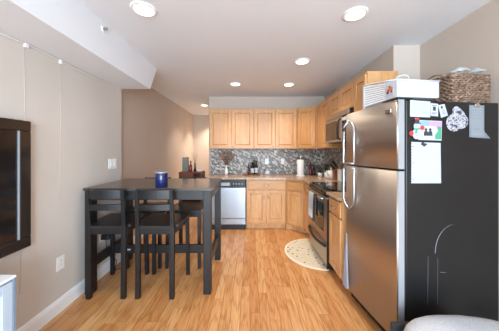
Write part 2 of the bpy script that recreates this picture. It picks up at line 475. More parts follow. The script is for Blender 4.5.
def wall_plate(name, label, cat, y, z, gangs, rocker, group=None):
    t = thing(name, label, cat, (XL, y, z), 0, group)
    w = 0.036*gangs + 0.004
    MB().box(0, 0.006, -w, w, -0.060, 0.060, 0.003).build('cover_plate', M['plate'], t)
    for g in range(gangs):
        yc = (g-(gangs-1)/2)*0.068
        if rocker:
            MB().box(0.006, 0.010, yc-0.016, yc+0.016, -0.032, 0.032, 0.002).build('rocker', M['plate'], t)
        else:
            for s in (-1, 1):
                o = MB().box(0.006, 0.009, yc-0.016, yc+0.016, s*0.020-0.014, s*0.020+0.014, 0.004).build('socket', M['plate'], t)
                m = MB(); m.box(0.0088, 0.0094, yc-0.008, yc-0.005, s*0.020-0.004, s*0.020+0.006); m.box(0.0088, 0.0094, yc+0.005, yc+0.008, s*0.020-0.004, s*0.020+0.006)
                m.build('slot', M['dark_slot'], o)
    return t
wall_plate('light_switch', 'white double light switch plate on the left wall above the black table', 'light switch', 2.615, 1.23, 2, True)
wall_plate('wall_outlet', 'white power outlet low on the left wall in front of the table', 'outlet', 1.895, 0.415, 1, False)
wall_plate('wall_outlet', 'white outlet under the table with a black plug in it', 'outlet', 2.42, 0.44, 1, False)
t = thing('power_adapter', 'black plug-in power adapter in the left wall outlet under the table', 'power adapter', (XL+0.0095, 2.42, 0.44), 0)
MB().box(0, 0.085, -0.03, 0.03, -0.03, 0.03, 0.008).box(0.06, 0.12, -0.022, 0.022, -0.012, 0.028, 0.006).build('body', M['black_plastic'], t)
MB().tube([(0.04, 0, -0.028), (0.045, 0.0, -0.10), (0.03, 0.03, -0.2), (0.05, 0.08, -0.27), (0.10, 0.10, -0.31), (0.11, 0.06, -0.37), (0.08, 0.10, -0.425), (0.13, 0.2, -0.435), (0.2, 0.22, -0.435)], 0.004, 6).build('cord', M['black_plastic'], t)

# ------------------------------------------------------------------ cabinets
def panel_door(x0, x1, z0, z1, y, th=0.02, st=0.055):
    """framed door with a raised centre panel; front at y"""
    m = MB()
    m.box(x0, x0+st, y, y+th, z0, z1, 0.003); m.box(x1-st, x1, y, y+th, z0, z1, 0.003)
    m.box(x0+st, x1-st, y, y+th, z0, z0+st, 0.003); m.box(x0+st, x1-st, y, y+th, z1-st, z1, 0.003)
    a0, a1, b0, b1 = x0+st-0.002, x1-st+0.002, z0+st-0.002, z1-st+0.002
    m.box(a0, a1, y+0.014, y+th-0.002, b0, b1)
    g = 0.022
    vs = []
    for (i0, i1, k0, k1, yy) in ((a0+0.006, a1-0.006, b0+0.006, b1-0.006, y+0.0138), (a0+g, a1-g, b0+g, b1-g, y+0.006)):
        vs.append([m.bm.verts.new(p) for p in ((i0, yy, k0), (i1, yy, k0), (i1, yy, k1), (i0, yy, k1))])
    m.bm.faces.new(vs[1])
    for i in range(4): m.bm.faces.new((vs[0][i], vs[0][(i+1) % 4], vs[1][(i+1) % 4], vs[1][i]))
    return m
def knob(parent, x, z, y):
    m = MB(); m.lathe([(0, 0), (0.005, 0), (0.005, 0.012), (0.012, 0.018), (0.012, 0.024), (0, 0.027)], seg=14)
    for v in m.bm.verts: v.co = Vector((x+v.co.x, y-v.co.z, z+v.co.y))
    m.build('knob', M['nickel'], parent, 'small brushed nickel knob')
def pull(parent, x, z, y, ln=0.10, vertical=True):
    h = ln/2; pts = [(-h, 0), (-h, -0.018), (-h*0.8, -0.028), (0, -0.031), (h*0.8, -0.028), (h, -0.018), (h, 0)]
    MB().tube([(x, y+b, z+a) if vertical else (x+a, y+b, z) for a, b in pts], 0.005, 8).build('handle', M['nickel'], parent, 'curved brushed nickel handle')
def upper_cab(label, loc, rz, w, z0, z1, doors, depth=0.33, knobs=True):
    """local: face at y=0.02, door fronts at y=0; doors = list of (x0,x1,knob_side)"""
    t = thing('wall_cabinet', label, 'wall cabinet', loc, rz, 'maple wall cabinets')
    m = MB(); m.box(0, w, 0.02, depth, z0, z1, 0.002)
    m.box(0.0, w, 0.012, 0.02, z1-0.022, z1, 0.002)
    m.build('body', M['maple'], t)
    for x0, x1, ks in doors:
        d = panel_door(x0, x1, z0+0.012, z1-0.024, 0.0).build('door', M['maple'], t)
        if ks: knob(d, x1-0.028 if ks > 0 else x0+0.028, z0+0.045, 0.0)
    return t
UZ0, UZ1 = 1.43, 2.19
YU = YB-0.33
upper_cab('maple wall cabinet with two doors at the left end above the dishwasher', (-0.775, YU, 0), 0, 0.845, UZ0, UZ1, [(0.012, 0.418, 1), (0.430, 0.833, -1)], 0.33)
upper_cab('maple wall cabinet with two doors over the middle of the back counter', (0.07, YU, 0), 0, 0.82, UZ0, UZ1, [(0.012, 0.404, 1), (0.416, 0.808, -1)], 0.33)
# diagonal corner unit
t = thing('wall_cabinet', 'maple corner wall cabinet with one door set across the corner', 'wall cabinet', (0.89, YU, 0), -PI/4, 'maple wall cabinets')
DW = 0.28*math.sqrt(2)
mm = MB()
c, s_ = math.cos(PI/4), math.sin(PI/4)
def loc45(px, py, ox, oy):
    dx, dy = px-ox, py-oy
    return (dx*c - dy*s_, dx*s_ + dy*c)
poly = [(0.0, 0.02), (DW, 0.02)] + [loc45(a, b, 0.89, YU) for a, b in ((1.498, 3.892), (1.498, 4.498), (0.892, 4.498), (0.892, 4.20))]
mm.prism([(0.016, 0.02), (DW-0.016, 0.02)] + poly[2:], UZ0, UZ1)
mm.build('body', M['maple'], t)
d = panel_door(0.02, DW-0.02, UZ0+0.012, UZ1-0.024, 0.0).build('door', M['maple'], t); knob(d, DW-0.05, UZ0+0.045, 0)
XU = 1.17
upper_cab('narrow maple wall cabinet between the corner cabinet and the microwave', (XU, 3.885, 0), -PI/2, 0.635, UZ0, UZ1, [(0.24, 0.625, 1)], 0.328)
upper_cab('short maple wall cabinet with two small doors above the microwave', (XU, 3.25, 0), -PI/2, 0.76, 1.875, UZ1, [(0.008, 0.374, 0), (0.386, 0.752, 0)], 0.328)
upper_cab('tall maple wall cabinet nearest the refrigerator, its plain side showing', (XU, 2.49, 0), -PI/2, 0.265, UZ0, UZ1, [(0.010, 0.252, 0)], 0.328)

CT = 0.92
def base_cab(label, loc, rz, w, fronts, depth=0.595, poly=None):
    t = thing('base_cabinet', label, 'base cabinet', loc, rz, 'maple base cabinets')
    m = MB()
    if poly: m.prism(poly[0], 0.10, CT-0.031); m.prism(poly[1], 0.0, 0.10)
    else:
        m.box(0, w, 0.02, depth, 0.10, CT-0.031, 0.002); m.box(0.001, w-0.001, 0.085, depth, 0, 0.10)
    m.build('body', M['maple'], t)
    for kind, x0, x1, z0, z1, hs in fronts:
        if kind == 'drawer':
            o = MB().box(x0, x1, 0, 0.02, z0, z1, 0.006).box(x0+0.03, x1-0.03, -0.003, 0.004, z0+0.03, z1-0.03, 0.002).build('drawer', M['maple_h'], t)
            if hs: pull(o, (x0+x1)/2, (z0+z1)/2, -0.003, 0.09, False)
        else:
            o = panel_door(x0, x1, z0, z1, 0.0).build('door', M['maple'], t)
            if hs: pull(o, x1-0.028 if hs > 0 else x0+0.028, z1-0.09, 0.0, 0.10)
    return t
YF = 3.87
base_cab('maple base cabinet with one wide drawer and two doors beside the dishwasher', (-0.065, YF, 0), 0, 0.698,
         [('drawer', 0.014, 0.684, 0.71, 0.865, 1), ('door', 0.014, 0.343, 0.125, 0.695, 1), ('door', 0.355, 0.684, 0.125, 0.695, -1)], 0.625)
D2 = 0.252*math.sqrt(2)
ox, oy = 0.6365, YF
pl = [loc45(a, b, ox, oy) for a, b in ((1.488, 3.622), (1.488, 4.488), (0.638, 4.488), (0.638, 3.90))]
base_cab('maple corner base cabinet set diagonally with one drawer over one door', (ox, oy, 0), -PI/4, D2,
         [('drawer', 0.022, D2-0.022, 0.71, 0.865, 1), ('door', 0.022, D2-0.022, 0.125, 0.695, 1)],
         poly=([(0.014, 0.02), (D2-0.014, 0.02)]+pl, [(0.07, 0.085), (D2-0.07, 0.085)]+pl))
XF = 0.89
base_cab('slim maple base cabinet squeezed between the corner unit and the range', (XF, 3.615, 0), -PI/2, 0.35,
         [('drawer', 0.014, 0.336, 0.71, 0.865, 0), ('door', 0.014, 0.336, 0.125, 0.695, 0)], 0.598)
base_cab('narrow maple base cabinet between the range and the refrigerator', (XF, 2.495, 0), -PI/2, 0.33,
         [('drawer', 0.014, 0.316, 0.71, 0.865, 1), ('door', 0.014, 0.316, 0.125, 0.695, 0)], 0.598)
tag(MB().box(-0.72, -0.695, YF+0.01, YB-0.01, 0, CT-0.031, 0.002).build('end_panel', M['maple']), 'maple end panel to the left of the dishwasher', 'cabinet panel')
# worktops
ct = MB().prism([(-0.765, 3.845), (0.626, 3.845), (0.865, 3.606), (0.865, 3.262), (1.488, 3.262), (1.488, 4.488), (-0.765, 4.488)], CT-0.03, CT)
tag(ct.build('countertop', M['granite']), 'tan granite worktop running along the back wall and round the corner', 'countertop')
tag(MB().box(0.865, 1.488, 2.165, 2.498, CT-0.03, CT, 0.004).build('countertop', M['granite']), 'short tan granite worktop between range and refrigerator', 'countertop')

# ------------------------------------------------------------------ dishwasher
t = thing('dishwasher', 'stainless dishwasher with black control panel under the back counter', 'dishwasher', (-0.69, YF-0.005, 0))
w = 0.62
MB().box(0.004, w-0.004, 0.03, 0.60, 0.0, CT-0.032).build('body', M['black_plastic'], t)
MB().box(0.006, w-0.006, 0, 0.03, 0.20, 0.745, 0.006).build('door', M['steel_dw'], t, 'pale brushed steel door')
MB().box(0.006, w-0.006, 0.004, 0.03, 0.095, 0.193, 0.004).build('lower_panel', M['steel_dw'], t)
p = MB().box(0.006, w-0.006, -0.004, 0.03, 0.752, 0.885, 0.006).build('control_panel', M['black_plastic'], t, 'black control panel')
MB().box(0.12, 0.34, -0.016, -0.004, 0.775, 0.835, 0.006).build('handle', M['silver'], p, 'silver pocket handle')
for i in range(4):
    m = MB(); m.lathe([(0, 0), (0.012, 0), (0.012, 0.006), (0, 0.008)], (0, 0, 0), 12)
    for v in m.bm.verts: v.co = Vector((0.40+0.05*i+v.co.x, -0.004-v.co.z, 0.81+v.co.y))
    m.build('button', M['display'], p)
MB().box(0.006, w-0.006, 0.06, 0.09, 0.0, 0.09).build('toe_kick', M['black_plastic'], t)

# ------------------------------------------------------------------ range
t = thing('kitchen_range', 'stainless electric range with black glass top and oven door', 'range', (0.875, 3.255, 0), -PI/2)
w = 0.75
MB().box(0.0, w, 0.05, 0.60, 0.03, 0.895).box(0.05, w-0.05, 0.08, 0.58, 0.0, 0.03).build('body', M['black_plastic'], t)
ck = MB().box(0.0, w, 0.005, 0.605, 0.895, 0.928, 0.005).build('cooktop', M['black_glass'], t, 'black glass cooktop')
for x, y, r in ((0.2, 0.18, 0.10), (0.55, 0.18, 0.08), (0.2, 0.45, 0.08), (0.55, 0.45, 0.10)):
    m = MB(); m.lathe([(r-0.004, 0.9283), (r, 0.9288), (r+0.004, 0.9283)], (x, y, 0), 32); m.build('burner_ring', M['ink'], ck)
MB().box(0.0, w, -0.005, 0.06, 0.850, 0.893, 0.006).build('control_strip', M['black_glass'], t, 'black strip over the oven door')
d = MB().box(0.006, w-0.006, 0.0, 0.05, 0.33, 0.846, 0.008).build('oven_door', M['steel'], t, 'stainless oven door')
MB().box(0.11, w-0.11, -0.004, 0.004, 0.42, 0.755, 0.003).build('oven_window', M['oven_glass'], d, 'dark tinted glass window')
MB().tube([(0.06, 0.0, 0.825), (0.06, -0.045, 0.83), (0.09, -0.052, 0.832), (w-0.09, -0.052, 0.832), (w-0.06, -0.045, 0.83), (w-0.06, 0, 0.825)], 0.011, 10).build('door_handle', M['chrome'], d, 'chrome towel bar handle')
d = MB().box(0.006, w-0.006, 0.0, 0.05, 0.06, 0.318, 0.008).build('storage_drawer', M['steel'], t, 'stainless storage drawer')
pts = [(0.03+ (w-0.06)*i/16, -0.004-0.036*math.sin(PI*i/16)**0.6, 0.29-0.025*math.sin(PI*i/16)) for i in range(17)]
MB().tube(pts, 0.018, 8).build('drawer_handle', M['black_plastic'], d, 'black bowed drawer handle')
MB().box(w-0.0055, w, 0.0, 0.05, 0.03, 0.83).build('side_edge', M['black_plastic'], t)
MB().box(0, w, 0.555, 0.605, 0.9285, 0.985, 0.008).build('back_guard', M['black_plastic'], t)

def towel(name, label, yc, wd, length, m, x=0.8135, ztop=0.847, fold=0.006, zk=0.06):
    """cloth hung over the range's handle bar (bar along world Y)"""
    mb = MB(); n = 10; rows = []
    prof = [(0.030, zk*3), (0.028, zk)] 
    path = [(x+0.017, ztop-length*0.8), (x+0.016, ztop-0.06), (x+0.014, ztop-0.012), (x+0.007, ztop), (x-0.007, ztop), (x-0.015, ztop-0.012), (x-0.018, ztop-0.08), (x-0.020, ztop-length*0.6), (x-0.021, ztop-length)]
    for k, (px, pz) in enumerate(path):
        rows.append([mb.bm.verts.new((px + (fold*math.sin(i*1.9) if k > 5 else 0) , yc-wd/2+wd*i/n, pz)) for i in range(n+1)])
    for a, b in zip(rows, rows[1:]):
        for i in range(n):
            f = mb.bm.faces.new((a[i], a[i+1], b[i+1], b[i])); f.smooth = True
    r = bmesh.ops.solidify(mb.bm, geom=list(mb.bm.faces), thickness=0.0025)
    return tag(mb.build(name, m), label, 'towel')
towel('dish_towel', 'pale blue dish towel hanging over the oven handle', 2.885, 0.19, 0.32, M['blue_cloth'])
towel('dish_towel', 'dark grey dish towel hanging beside the pale blue one on the oven', 2.73, 0.08, 0.33, M['grey_cloth'], fold=0.004)

# ------------------------------------------------------------------ microwave
t = thing('microwave', 'stainless over-the-range microwave with dark window', 'microwave', (1.115, 3.245, 1.495), -PI/2)
w = 0.75
MB().box(0, w, 0.02, 0.375, 0.0, 0.375).build('body', M['black_plastic'], t)
MB().box(0, w, -0.004, 0.02, 0.315, 0.375, 0.004).build('top_vent', M['steel'], t)
d = MB().box(0, w-0.17, -0.006, 0.02, 0.0, 0.31, 0.006).build('door', M['steel'], t)
MB().box(0.035, w-0.235, -0.010, -0.004, 0.035, 0.275, 0.004).build('window', M['oven_glass'], d, 'dark glass window')
MB().tube([(w-0.205, -0.006, 0.03), (w-0.205, -0.04, 0.05), (w-0.205, -0.045, 0.155), (w-0.205, -0.04, 0.26), (w-0.205, -0.006, 0.28)], 0.010, 8).build('handle', M['black_plastic'], d)
p = MB().box(w-0.168, w, -0.006, 0.02, 0.0, 0.31, 0.006).build('control_panel', M['black_glass'], t, 'black control panel')
MB().box(w-0.15, w-0.02, -0.008, -0.005, 0.25, 0.29, 0.002).build('display', M['display'], p)
for i in range(4):
    for j in range(3):
        MB().box(w-0.148+j*0.044, w-0.112+j*0.044, -0.0075, -0.005, 0.05+i*0.045, 0.08+i*0.045, 0.002).build('button', M['grey_cloth'], p)

# ------------------------------------------------------------------ refrigerator
FA = math.atan2(-0.993, 0.119)
FX, FY, FW = 0.90, 2.082, 0.619
def fpt(x, y, z=0):   # refrigerator's frame -> world
    return (FX + math.cos(FA)*x - math.sin(FA)*y, FY + math.sin(FA)*x + math.cos(FA)*y, z)
t = thing('refrigerator', 'stainless top-freezer refrigerator with black side covered in papers', 'refrigerator', (FX, FY, 0), FA)
def fdoor(z0, z1):
    pol = [(0, 0.062), (0, 0.022)]
    for i in range(0, 7):
        a = PI - PI/2*i/6; pol.append((0.011+0.011*math.cos(a), 0.018-0.010*math.sin(a)))
    for i in range(1, 10):
        u = i/10; pol.append((0.011+(FW-0.022)*u, 0.008-0.005*math.sin(PI*u)))
    for i in range(0, 7):
        a = PI/2 - PI/2*i/6; pol.append((FW-0.011+0.011*math.cos(a), 0.018-0.010*math.sin(a)))
    pol += [(FW, 0.022), (FW, 0.062)]
    mb = MB(); mb.prism(pol, z0, z1, 'xy', smooth_from=range(2, len(pol)-3))
    n = len(pol)
    mb.bm.faces.ensure_lookup_table()
    # the two flat edges of the door are silver painted, the face is steel
    for f in mb.bm.faces:
        nrm = f.normal if f.normal.length else f.calc_center_median()
        xs = [v.co.x for v in f.verts]
        if max(xs) - min(xs) < 1e-4: f.material_index = 1
    return mb
BZ, GZ, TZ = 0.10, 1.248, 1.722
d1 = fdoor(GZ+0.007, TZ).build('freezer_door', [M['steel'], M['silver']], t, 'stainless freezer door')
d2 = fdoor(BZ, GZ-0.007).build('fresh_food_door', [M['steel'], M['silver']], t, 'stainless lower door')
hx = 0.060; so = -0.052
def fhandle(z_gap, z_end, sgn, par):
    L = abs(z_end-z_gap)
    pts = [(hx, so+0.006, z_gap), (hx, so, z_gap+sgn*0.010), (hx, so, z_gap+sgn*L*0.72), (hx+0.004, so*0.82, z_gap+sgn*L*0.84), (hx+0.012, so*0.42, z_gap+sgn*L*0.94), (hx+0.022, -0.004, z_gap+sgn*L)]
    h = MB().tube(pts, 0.0105, 10).build('handle', M['handle'], par, 'silver loop handle')
    xi = 0.158
    MB().tube([(hx+0.024, -0.006, z_gap+sgn*L*0.995), (hx+0.060, -0.008, z_gap+sgn*L*0.92), (xi-0.012, -0.009, z_gap+sgn*L*0.82), (xi, -0.009, z_gap+sgn*L*0.70), (xi, -0.009, z_gap+sgn*0.005), (xi-0.004, -0.010, z_gap)], 0.009, 10).build('inner_bar', M['handle'], h)
    MB().tube([(hx-0.002, so+0.002, z_gap), (hx+0.05, -0.030, z_gap), (xi+0.002, -0.009, z_gap)], 0.009, 10).build('bracket', M['handle'], h)
fhandle(GZ+0.020, 1.66, 1, d1); fhandle(GZ-0.020, 0.855, -1, d2)
MB().box(0.52, 0.575, -0.004, 0.008, 1.640, 1.668, 0.003).build('badge', M['nickel'], d1, 'small plain metal badge')
MB().box(0.004, FW-0.004, 0.062, 0.078, BZ, TZ-0.004).build('door_gasket', M['gasket'], t, 'black door seal')
MB().box(0.002, FW-0.002, 0.078, 0.80, 0.045, 1.718, 0.004).build('cabinet', M['black_side'], t, 'textured black side')
MB().box(0.02, FW-0.02, 0.05, 0.075, 0.02, BZ-0.006).build('toe_grille', M['gasket'], t)
for x, y in ((0.06, 0.12), (FW-0.06, 0.12), (0.06, 0.74), (FW-0.06, 0.74)):
    MB().lathe([(0, 0), (0.02, 0), (0.02, 0.045), (0, 0.045)], (x, y, 0), 12).build('foot', M['gasket'], t)
MB().box(FW-0.07, FW-0.006, 0.02, 0.13, 1.722, 1.737, 0.004).build('hinge_cover', M['black_plastic'], t, 'black top hinge cover')
sc = MB()
arc = [(FW-0.0015, 0.295+0.145*(1-math.cos(u*PI/2))**1.0, 0.678+0.190*math.sin(u*PI/2)) for u in [i/12 for i in range(13)]]
sc.tube(arc, [0.0020-0.00013*i for i in range(13)], 5)
sc.tube([(FW-0.0015, 0.335, 0.545), (FW-0.0015, 0.378, 0.540)], 0.0014, 5)
for yy, za, zb in ((0.238, 0.33, 0.66), (0.312, 0.33, 0.645)): sc.tube([(FW-0.0015, yy, za), (FW-0.0015, yy+0.003, zb)], 0.0005, 4)
sc.build('scratch_mark', M['ink'], t, 'curved pale scuff on the black side')

# papers on the refrigerator's side: local x to the right, z up, y out of the sheet (negative)
SA = math.atan2(0.119, 0.993)
def on_side(name, label, cat, y, z, group=None):
    p = fpt(FW+0.0002, y, z)
    return thing(name, label, cat, p, SA, group)
def lines(mb, x0, x1, zs, y, h=0.003):
    for z in zs:
        xx = x0 + random.uniform(0, 0.006); mb.box(xx, x1-random.uniform(0, (x1-x0)*0.3), y-0.0004, y, z-h/2, z+h/2)
    return mb
def sheet(par, pts, m=None, y=0.0, curl=0.0, name='sheet'):
    return MB().prism(pts, y-0.0012, y, 'xz').build(name, m or M['paper'], par)
G = 'papers on the side of the refrigerator'
t = on_side('paper_note', 'wide white printed card at the top corner of the black refrigerator side', 'paper', 0.103, 1.605, G)
sheet(t, [(0, 0.003), (0.15, 0), (0.152, 0.108), (0.0, 0.115)])
lines(MB(), 0.012, 0.14, [0.09, 0.075, 0.06, 0.045, 0.03], -0.0013).build('print', M['ink'], t)
t = on_side('paper_note', 'small printed slip between the wide white card and the tilted slip', 'paper', 0.256, 1.617, G)
sheet(t, [(0, 0.0), (0.058, -0.004), (0.058, 0.082), (0.0, 0.086)])
m = MB().box(0.018, 0.040, -0.0016, -0.0012, 0.035, 0.062); lines(m, 0.008, 0.05, [0.02, 0.012, 0.07], -0.0013); m.build('print', M['ink_dark'], t)
t = on_side('paper_note', 'small white slip hanging tilted beside the printed slip', 'paper', 0.315, 1.612, G)
sheet(t, [(0.022, -0.008), (0.075, 0.010), (0.048, 0.088), (0.0, 0.078)])
m = MB().box(0.02, 0.034, -0.0016, -0.0012, 0.055, 0.072); lines(m, 0.026, 0.058, [0.045, 0.032, 0.02], -0.0013); m.build('print', M['ink_dark'], t)
t = on_side('spiral_page', 'blank white sheet with punched holes, largest paper on the refrigerator', 'paper', 0.111, 1.156, G)
hol = [(0, 0.004)]
for i in range(14):
    z = 0.012+0.0195*i; hol += [(0.0, z), (0.004, z+0.002), (0.004, z+0.007), (0.0, z+0.009)]
sheet(t, [(0.226, 0.0), (0.222, 0.276), (0.0, 0.282)] + hol[::-1])
m = MB()
for z in (0.03, 0.14, 0.25): m.disc(0.014, z, 0.004, -0.0016, -0.0012, 12)
m.build('punch_hole', M['ink_dark'], t)
t = on_side('magnet', 'small dark magnet at the top of the blank punched sheet', 'magnet', 0.196, 1.425)
MB().disc(0, 0, 0.011, -0.006, -0.0014, 14).disc(0.02, -0.004, 0.008, -0.006, -0.0014, 12).disc(0.009, -0.012, 0.006, -0.0075, -0.0014, 10).build('body', M['ink_dark'], t)
t = on_side('photo_card', 'colourful holiday photo card with a snowman beside a framed photo', 'photo card', 0.118, 1.452, G)
sheet(t, [(0.046, 0.0), (0.222, -0.004), (0.226, 0.130), (0.050, 0.134)], M['paper'])
MB().box(0.06, 0.125, -0.0020, -0.0012, 0.078, 0.129).build('blue_ground', M['sky_blue'], t, 'light blue printed ground')
MB().box(0.125, 0.222, -0.0020, -0.0012, 0.088, 0.126).build('pink_ground', M['pink'], t, 'pink printed ground')
MB().prism([(0.176, 0.006), (0.219, 0.004), (0.221, 0.088), (0.186, 0.094), (0.194, 0.06), (0.17, 0.03)], -0.0020, -0.0012, 'xz').build('green_ground', M['green'], t, 'green printed ground')
MB().box(0.062, 0.172, -0.0028, -0.0012, 0.026, 0.094).build('photo', M['skin_grey'], t, 'grey photo print')
m = MB()
for x in (0.102, 0.134): m.disc(x, 0.070, 0.010, -0.0034, -0.0028, 14); m.prism([(x-0.017, 0.028), (x+0.017, 0.028), (x+0.015, 0.054), (x+0.006, 0.062), (x-0.006, 0.062), (x-0.015, 0.054)], -0.0034, -0.0028, 'xz')
m.build('figures', M['ink_dark'], t, 'two dark figures in the photo')
m = MB()
m.disc(0.030, 0.040, 0.032, -0.0040, -0.0012, 24, 0.9, 1.1); m.disc(0.034, 0.092, 0.024, -0.0044, -0.0012, 24)
m.build('snowman', M['paper'], t, 'white snowman cut-out')
m = MB(); m.prism([(0.004, 0.108), (0.062, 0.108), (0.062, 0.114), (0.052, 0.115), (0.05, 0.140), (0.016, 0.140), (0.014, 0.115), (0.004, 0.114)], -0.0052, -0.0044, 'xz')
m.build('hat', M['ink_dark'], t, 'black hat')
for x, z in ((0.026, 0.096), (0.041, 0.096), (0.03, 0.048), (0.031, 0.03)): MB().disc(x, z, 0.0026, -0.0052, -0.0040, 8).build('button', M['ink_dark'], t)
m = MB(); m.prism([(0.010, 0.066), (0.056, 0.070), (0.056, 0.080), (0.010, 0.076)], -0.0058, -0.0040, 'xz'); m.prism([(0.022, 0.070), (0.036, 0.070), (0.03, 0.042), (0.018, 0.042)], -0.0058, -0.0040, 'xz'); m.build('scarf', M['green'], t, 'green scarf')
MB().disc(-0.008, 0.044, 0.016, -0.0050, -0.0004, 14).build('mitten', M['red'], t, 'red mitten'); MB().disc(0.074, 0.082, 0.016, -0.0050, -0.0012, 14).build('mitten', M['red'], t, 'red mitten'); MB().box(0.016, 0.05, -0.0054, -0.0030, 0.136, 0.148, 0.002).build('hat_top', M['red'], t, 'red hat top')
t = on_side('magnet_photo', 'heart-shaped black and white photo collage magnet on the black side', 'photo', 0.376, 1.509, G)
m = MB(); pts = []
def heart():
    cs = ((0.060, 0.062, 0.060), (0.082, 0.140, 0.036), (0.118, 0.075, 0.052), (0.095, 0.100, 0.055)); out = []
    for i in range(56):
        a = 2*PI*i/56; dx, dz = math.cos(a), math.sin(a); best = 0
        for cx_, cz_, r_ in cs:
            ox_, oz_ = cx_-0.088, cz_-0.085; bq = ox_*dx+oz_*dz; cq = ox_*ox_+oz_*oz_-r_*r_; dq = bq*bq-cq
            if dq > 0: best = max(best, bq+math.sqrt(dq))
        out.append((0.088+dx*best, 0.085+dz*best))
    return out
m.prism(heart(), -0.003, 0, 'xz'); m.build('print', M['collage'], t, 'black and white photo print')
t = on_side('shopping_list', 'long narrow white list with a curled lower corner, rightmost paper', 'paper', 0.557, 1.470, G)
mb = MB(); rows = []
for i in range(13):
    z = 0.004+0.224*i/12; cu = -0.022*max(0, 1-i/3.0)**2
    x1 = 0.122+ (0.012*max(0, 1-i/2.0))
    rows.append([mb.bm.verts.new((x, -0.0008+cu*(x/0.12)**2, z-(0.010*(x/0.12) if i == 0 else 0))) for x in [x1*j/6 for j in range(7)]])
for a, b in zip(rows, rows[1:]):
    for j in range(6): mb.bm.faces.new((a[j], a[j+1], b[j+1], b[j])).smooth = True
bmesh.ops.solidify(mb.bm, geom=list(mb.bm.faces), thickness=0.0007)
mb.build('sheet', M['paper_grey'], t)
m = MB(); lines(m, 0.015, 0.11, [0.19, 0.172, 0.154, 0.136], -0.0016, 0.002)
lines(m, 0.03, 0.09, [0.065, 0.058], -0.0016, 0.002); m.build('print', M['ink'], t)
t = on_side('magnet', 'small magnetic clip on top of the long narrow list', 'magnet', 0.617, 1.694)
MB().box(-0.02, 0.02, -0.008, -0.0017, -0.012, 0.012, 0.003).disc(0, 0.010, 0.010, -0.010, -0.0017, 14).build('body', M['chrome'], t)

# ------------------------------------------------------------------ things on top of the refrigerator
TOP = 1.7225
tx = fpt(0, 0)[0]
t = thing('storage_bin', 'white plastic bin with ribbed side on top of the refrigerator', 'bin', (FX, FY, TOP), FA)
x0, x1, ya, yb, hn, hf = 0.265, FW+0.004, 0.006, 0.318, 0.128, 0.195
th = 0.006
m = MB()
m.box(x1-th, x1, ya, yb, 0.016, hn, 0.002)                                # near end
m.box(x0, x0+th, ya, yb, 0.0, hf, 0.002)                                  # far end
m.box(x0, x1, ya, yb, 0.0155, 0.0215)                                     # base
m.prism([(x0, 0.0), (x0, hf), (x1, hn), (x1, 0.0155), (x0+0.25, 0.0155), (x0+0.25, 0.0)], yb-th, yb, 'xz')
m.build('body', M['white'], t)
MB().box(x0-0.004, x0+0.012, ya-0.002, ya+0.012, 0.0, hf).build('corner_post', M['white'], t)
m = MB()
m.prism([(x1-0.105, 0.016), (x1, 0.016), (x1, hn), (x1-0.105, hn+0.020)], ya-0.003, ya+0.004, 'xz')
m.build('corner_panel', M['white'], t)
for k in range(9):
    u0 = 0.03 + k*0.105
    MB().prism([(x0, hf*u0+0.016*(1-u0)), (x0, hf*(u0+0.068)+0.016*(1-u0)), (x1-0.1, (0.016+(hn+0.017-0.016)*(u0+0.066))), (x1-0.1, (0.016+(hn+0.017-0.016)*u0))], ya, ya+0.008, 'xz').build('rib', M['white_metal'], t)  # lighter white painted in, since this side faces away from the windows
MB().prism([(x0, 0.0), (x0, hf*0.97), (x1-0.1, hn), (x1-0.1, 0.0165), (x0+.2, 0.0165), (x0+.2, 0.0)], ya+0.014, ya+0.017, 'xz').build('inner_panel', M['liner'], t, 'grey lining behind the ribs')
tp = [(x0-0.004, hf), (x1-0.1, hn+0.020), (x1+0.003, hn)]
MB().tube([(x0-0.004, ya, hf), (x1-0.1, ya-0.002, hn+0.021), (x1+0.002, ya, hn+0.002), (x1+0.002, yb, hn+0.002), (x0, yb, hf)], 0.006, 8, True).build('rim', M['white'], t)
MB().tube([(x1-0.03, ya+0.01, hn+0.004), (x1-0.02, ya+0.02, hn+0.030), (x1, ya+0.06, hn+0.036), (x1-0.002, ya+0.085, hn+0.022), (x1-0.002, ya+0.088, hn)], 0.0035, 8).build('wire_handle', M['white'], t)
l = MB().box(x1-0.095, x1-0.03, ya-0.0045, ya-0.0028, 0.03, 0.115).build('sticker', M['paper'], t, 'white sticker with an orange and brown print')
m = MB(); m.disc(x1-0.055, 0.082, 0.020, ya-0.0055, ya-0.0043, 16, 1.0, 0.8); m.disc(x1-0.075, 0.075, 0.012, ya-0.0055, ya-0.0043, 12); m.build('orange_mark', M['orange'], l)
m = MB(); m.disc(x1-0.080, 0.062, 0.011, ya-0.006, ya-0.0043, 12); m.disc(x1-0.045, 0.062, 0.008, ya-0.006, ya-0.0043, 12); m.disc(x1-0.062, 0.098, 0.007, ya-0.006, ya-0.0043, 12); m.build('brown_mark', M['brown_print'], l)

p = fpt(FW-0.055, 0.640, TOP+0.0005)
t = thing('wicker_basket', 'grey-brown woven wicker basket on top of the refrigerator', 'basket', p, SA)
bw, bd, bh = 0.30, 0.24, 0.20
def rect_path(w_, d_, n_w, n_d, y0=0.0):
    pts = []
    for i in range(n_w): pts.append((-w_/2+w_*i/n_w, y0, 0, -1))
    for i in range(n_d): pts.append((w_/2, y0+d_*i/n_d, 1, 0))
    for i in range(n_w): pts.append((w_/2-w_*i/n_w, y0+d_, 0, 1))
    for i in range(n_d): pts.append((-w_/2, y0+d_-d_*i/n_d, -1, 0))
    return pts
m = MB(); nr = 15
for r in range(nr):
    z = 0.007 + (bh-0.014)*r/(nr-1); fl = 0.004*r/(nr-1)
    base = rect_path(bw+2*fl, bd+2*fl, 32, 24, -fl)
    pts = [(x+nx*0.0055*(1 if ((i//2)+r) % 2 else -1), y+ny*0.0055*(1 if ((i//2)+r) % 2 else -1), z+random.uniform(-0.0015, 0.0015)) for i, (x, y, nx, ny) in enumerate(base)]
    m.tube(pts, 0.0068, 6, True)
m.build('woven_body', M['wicker'], t)
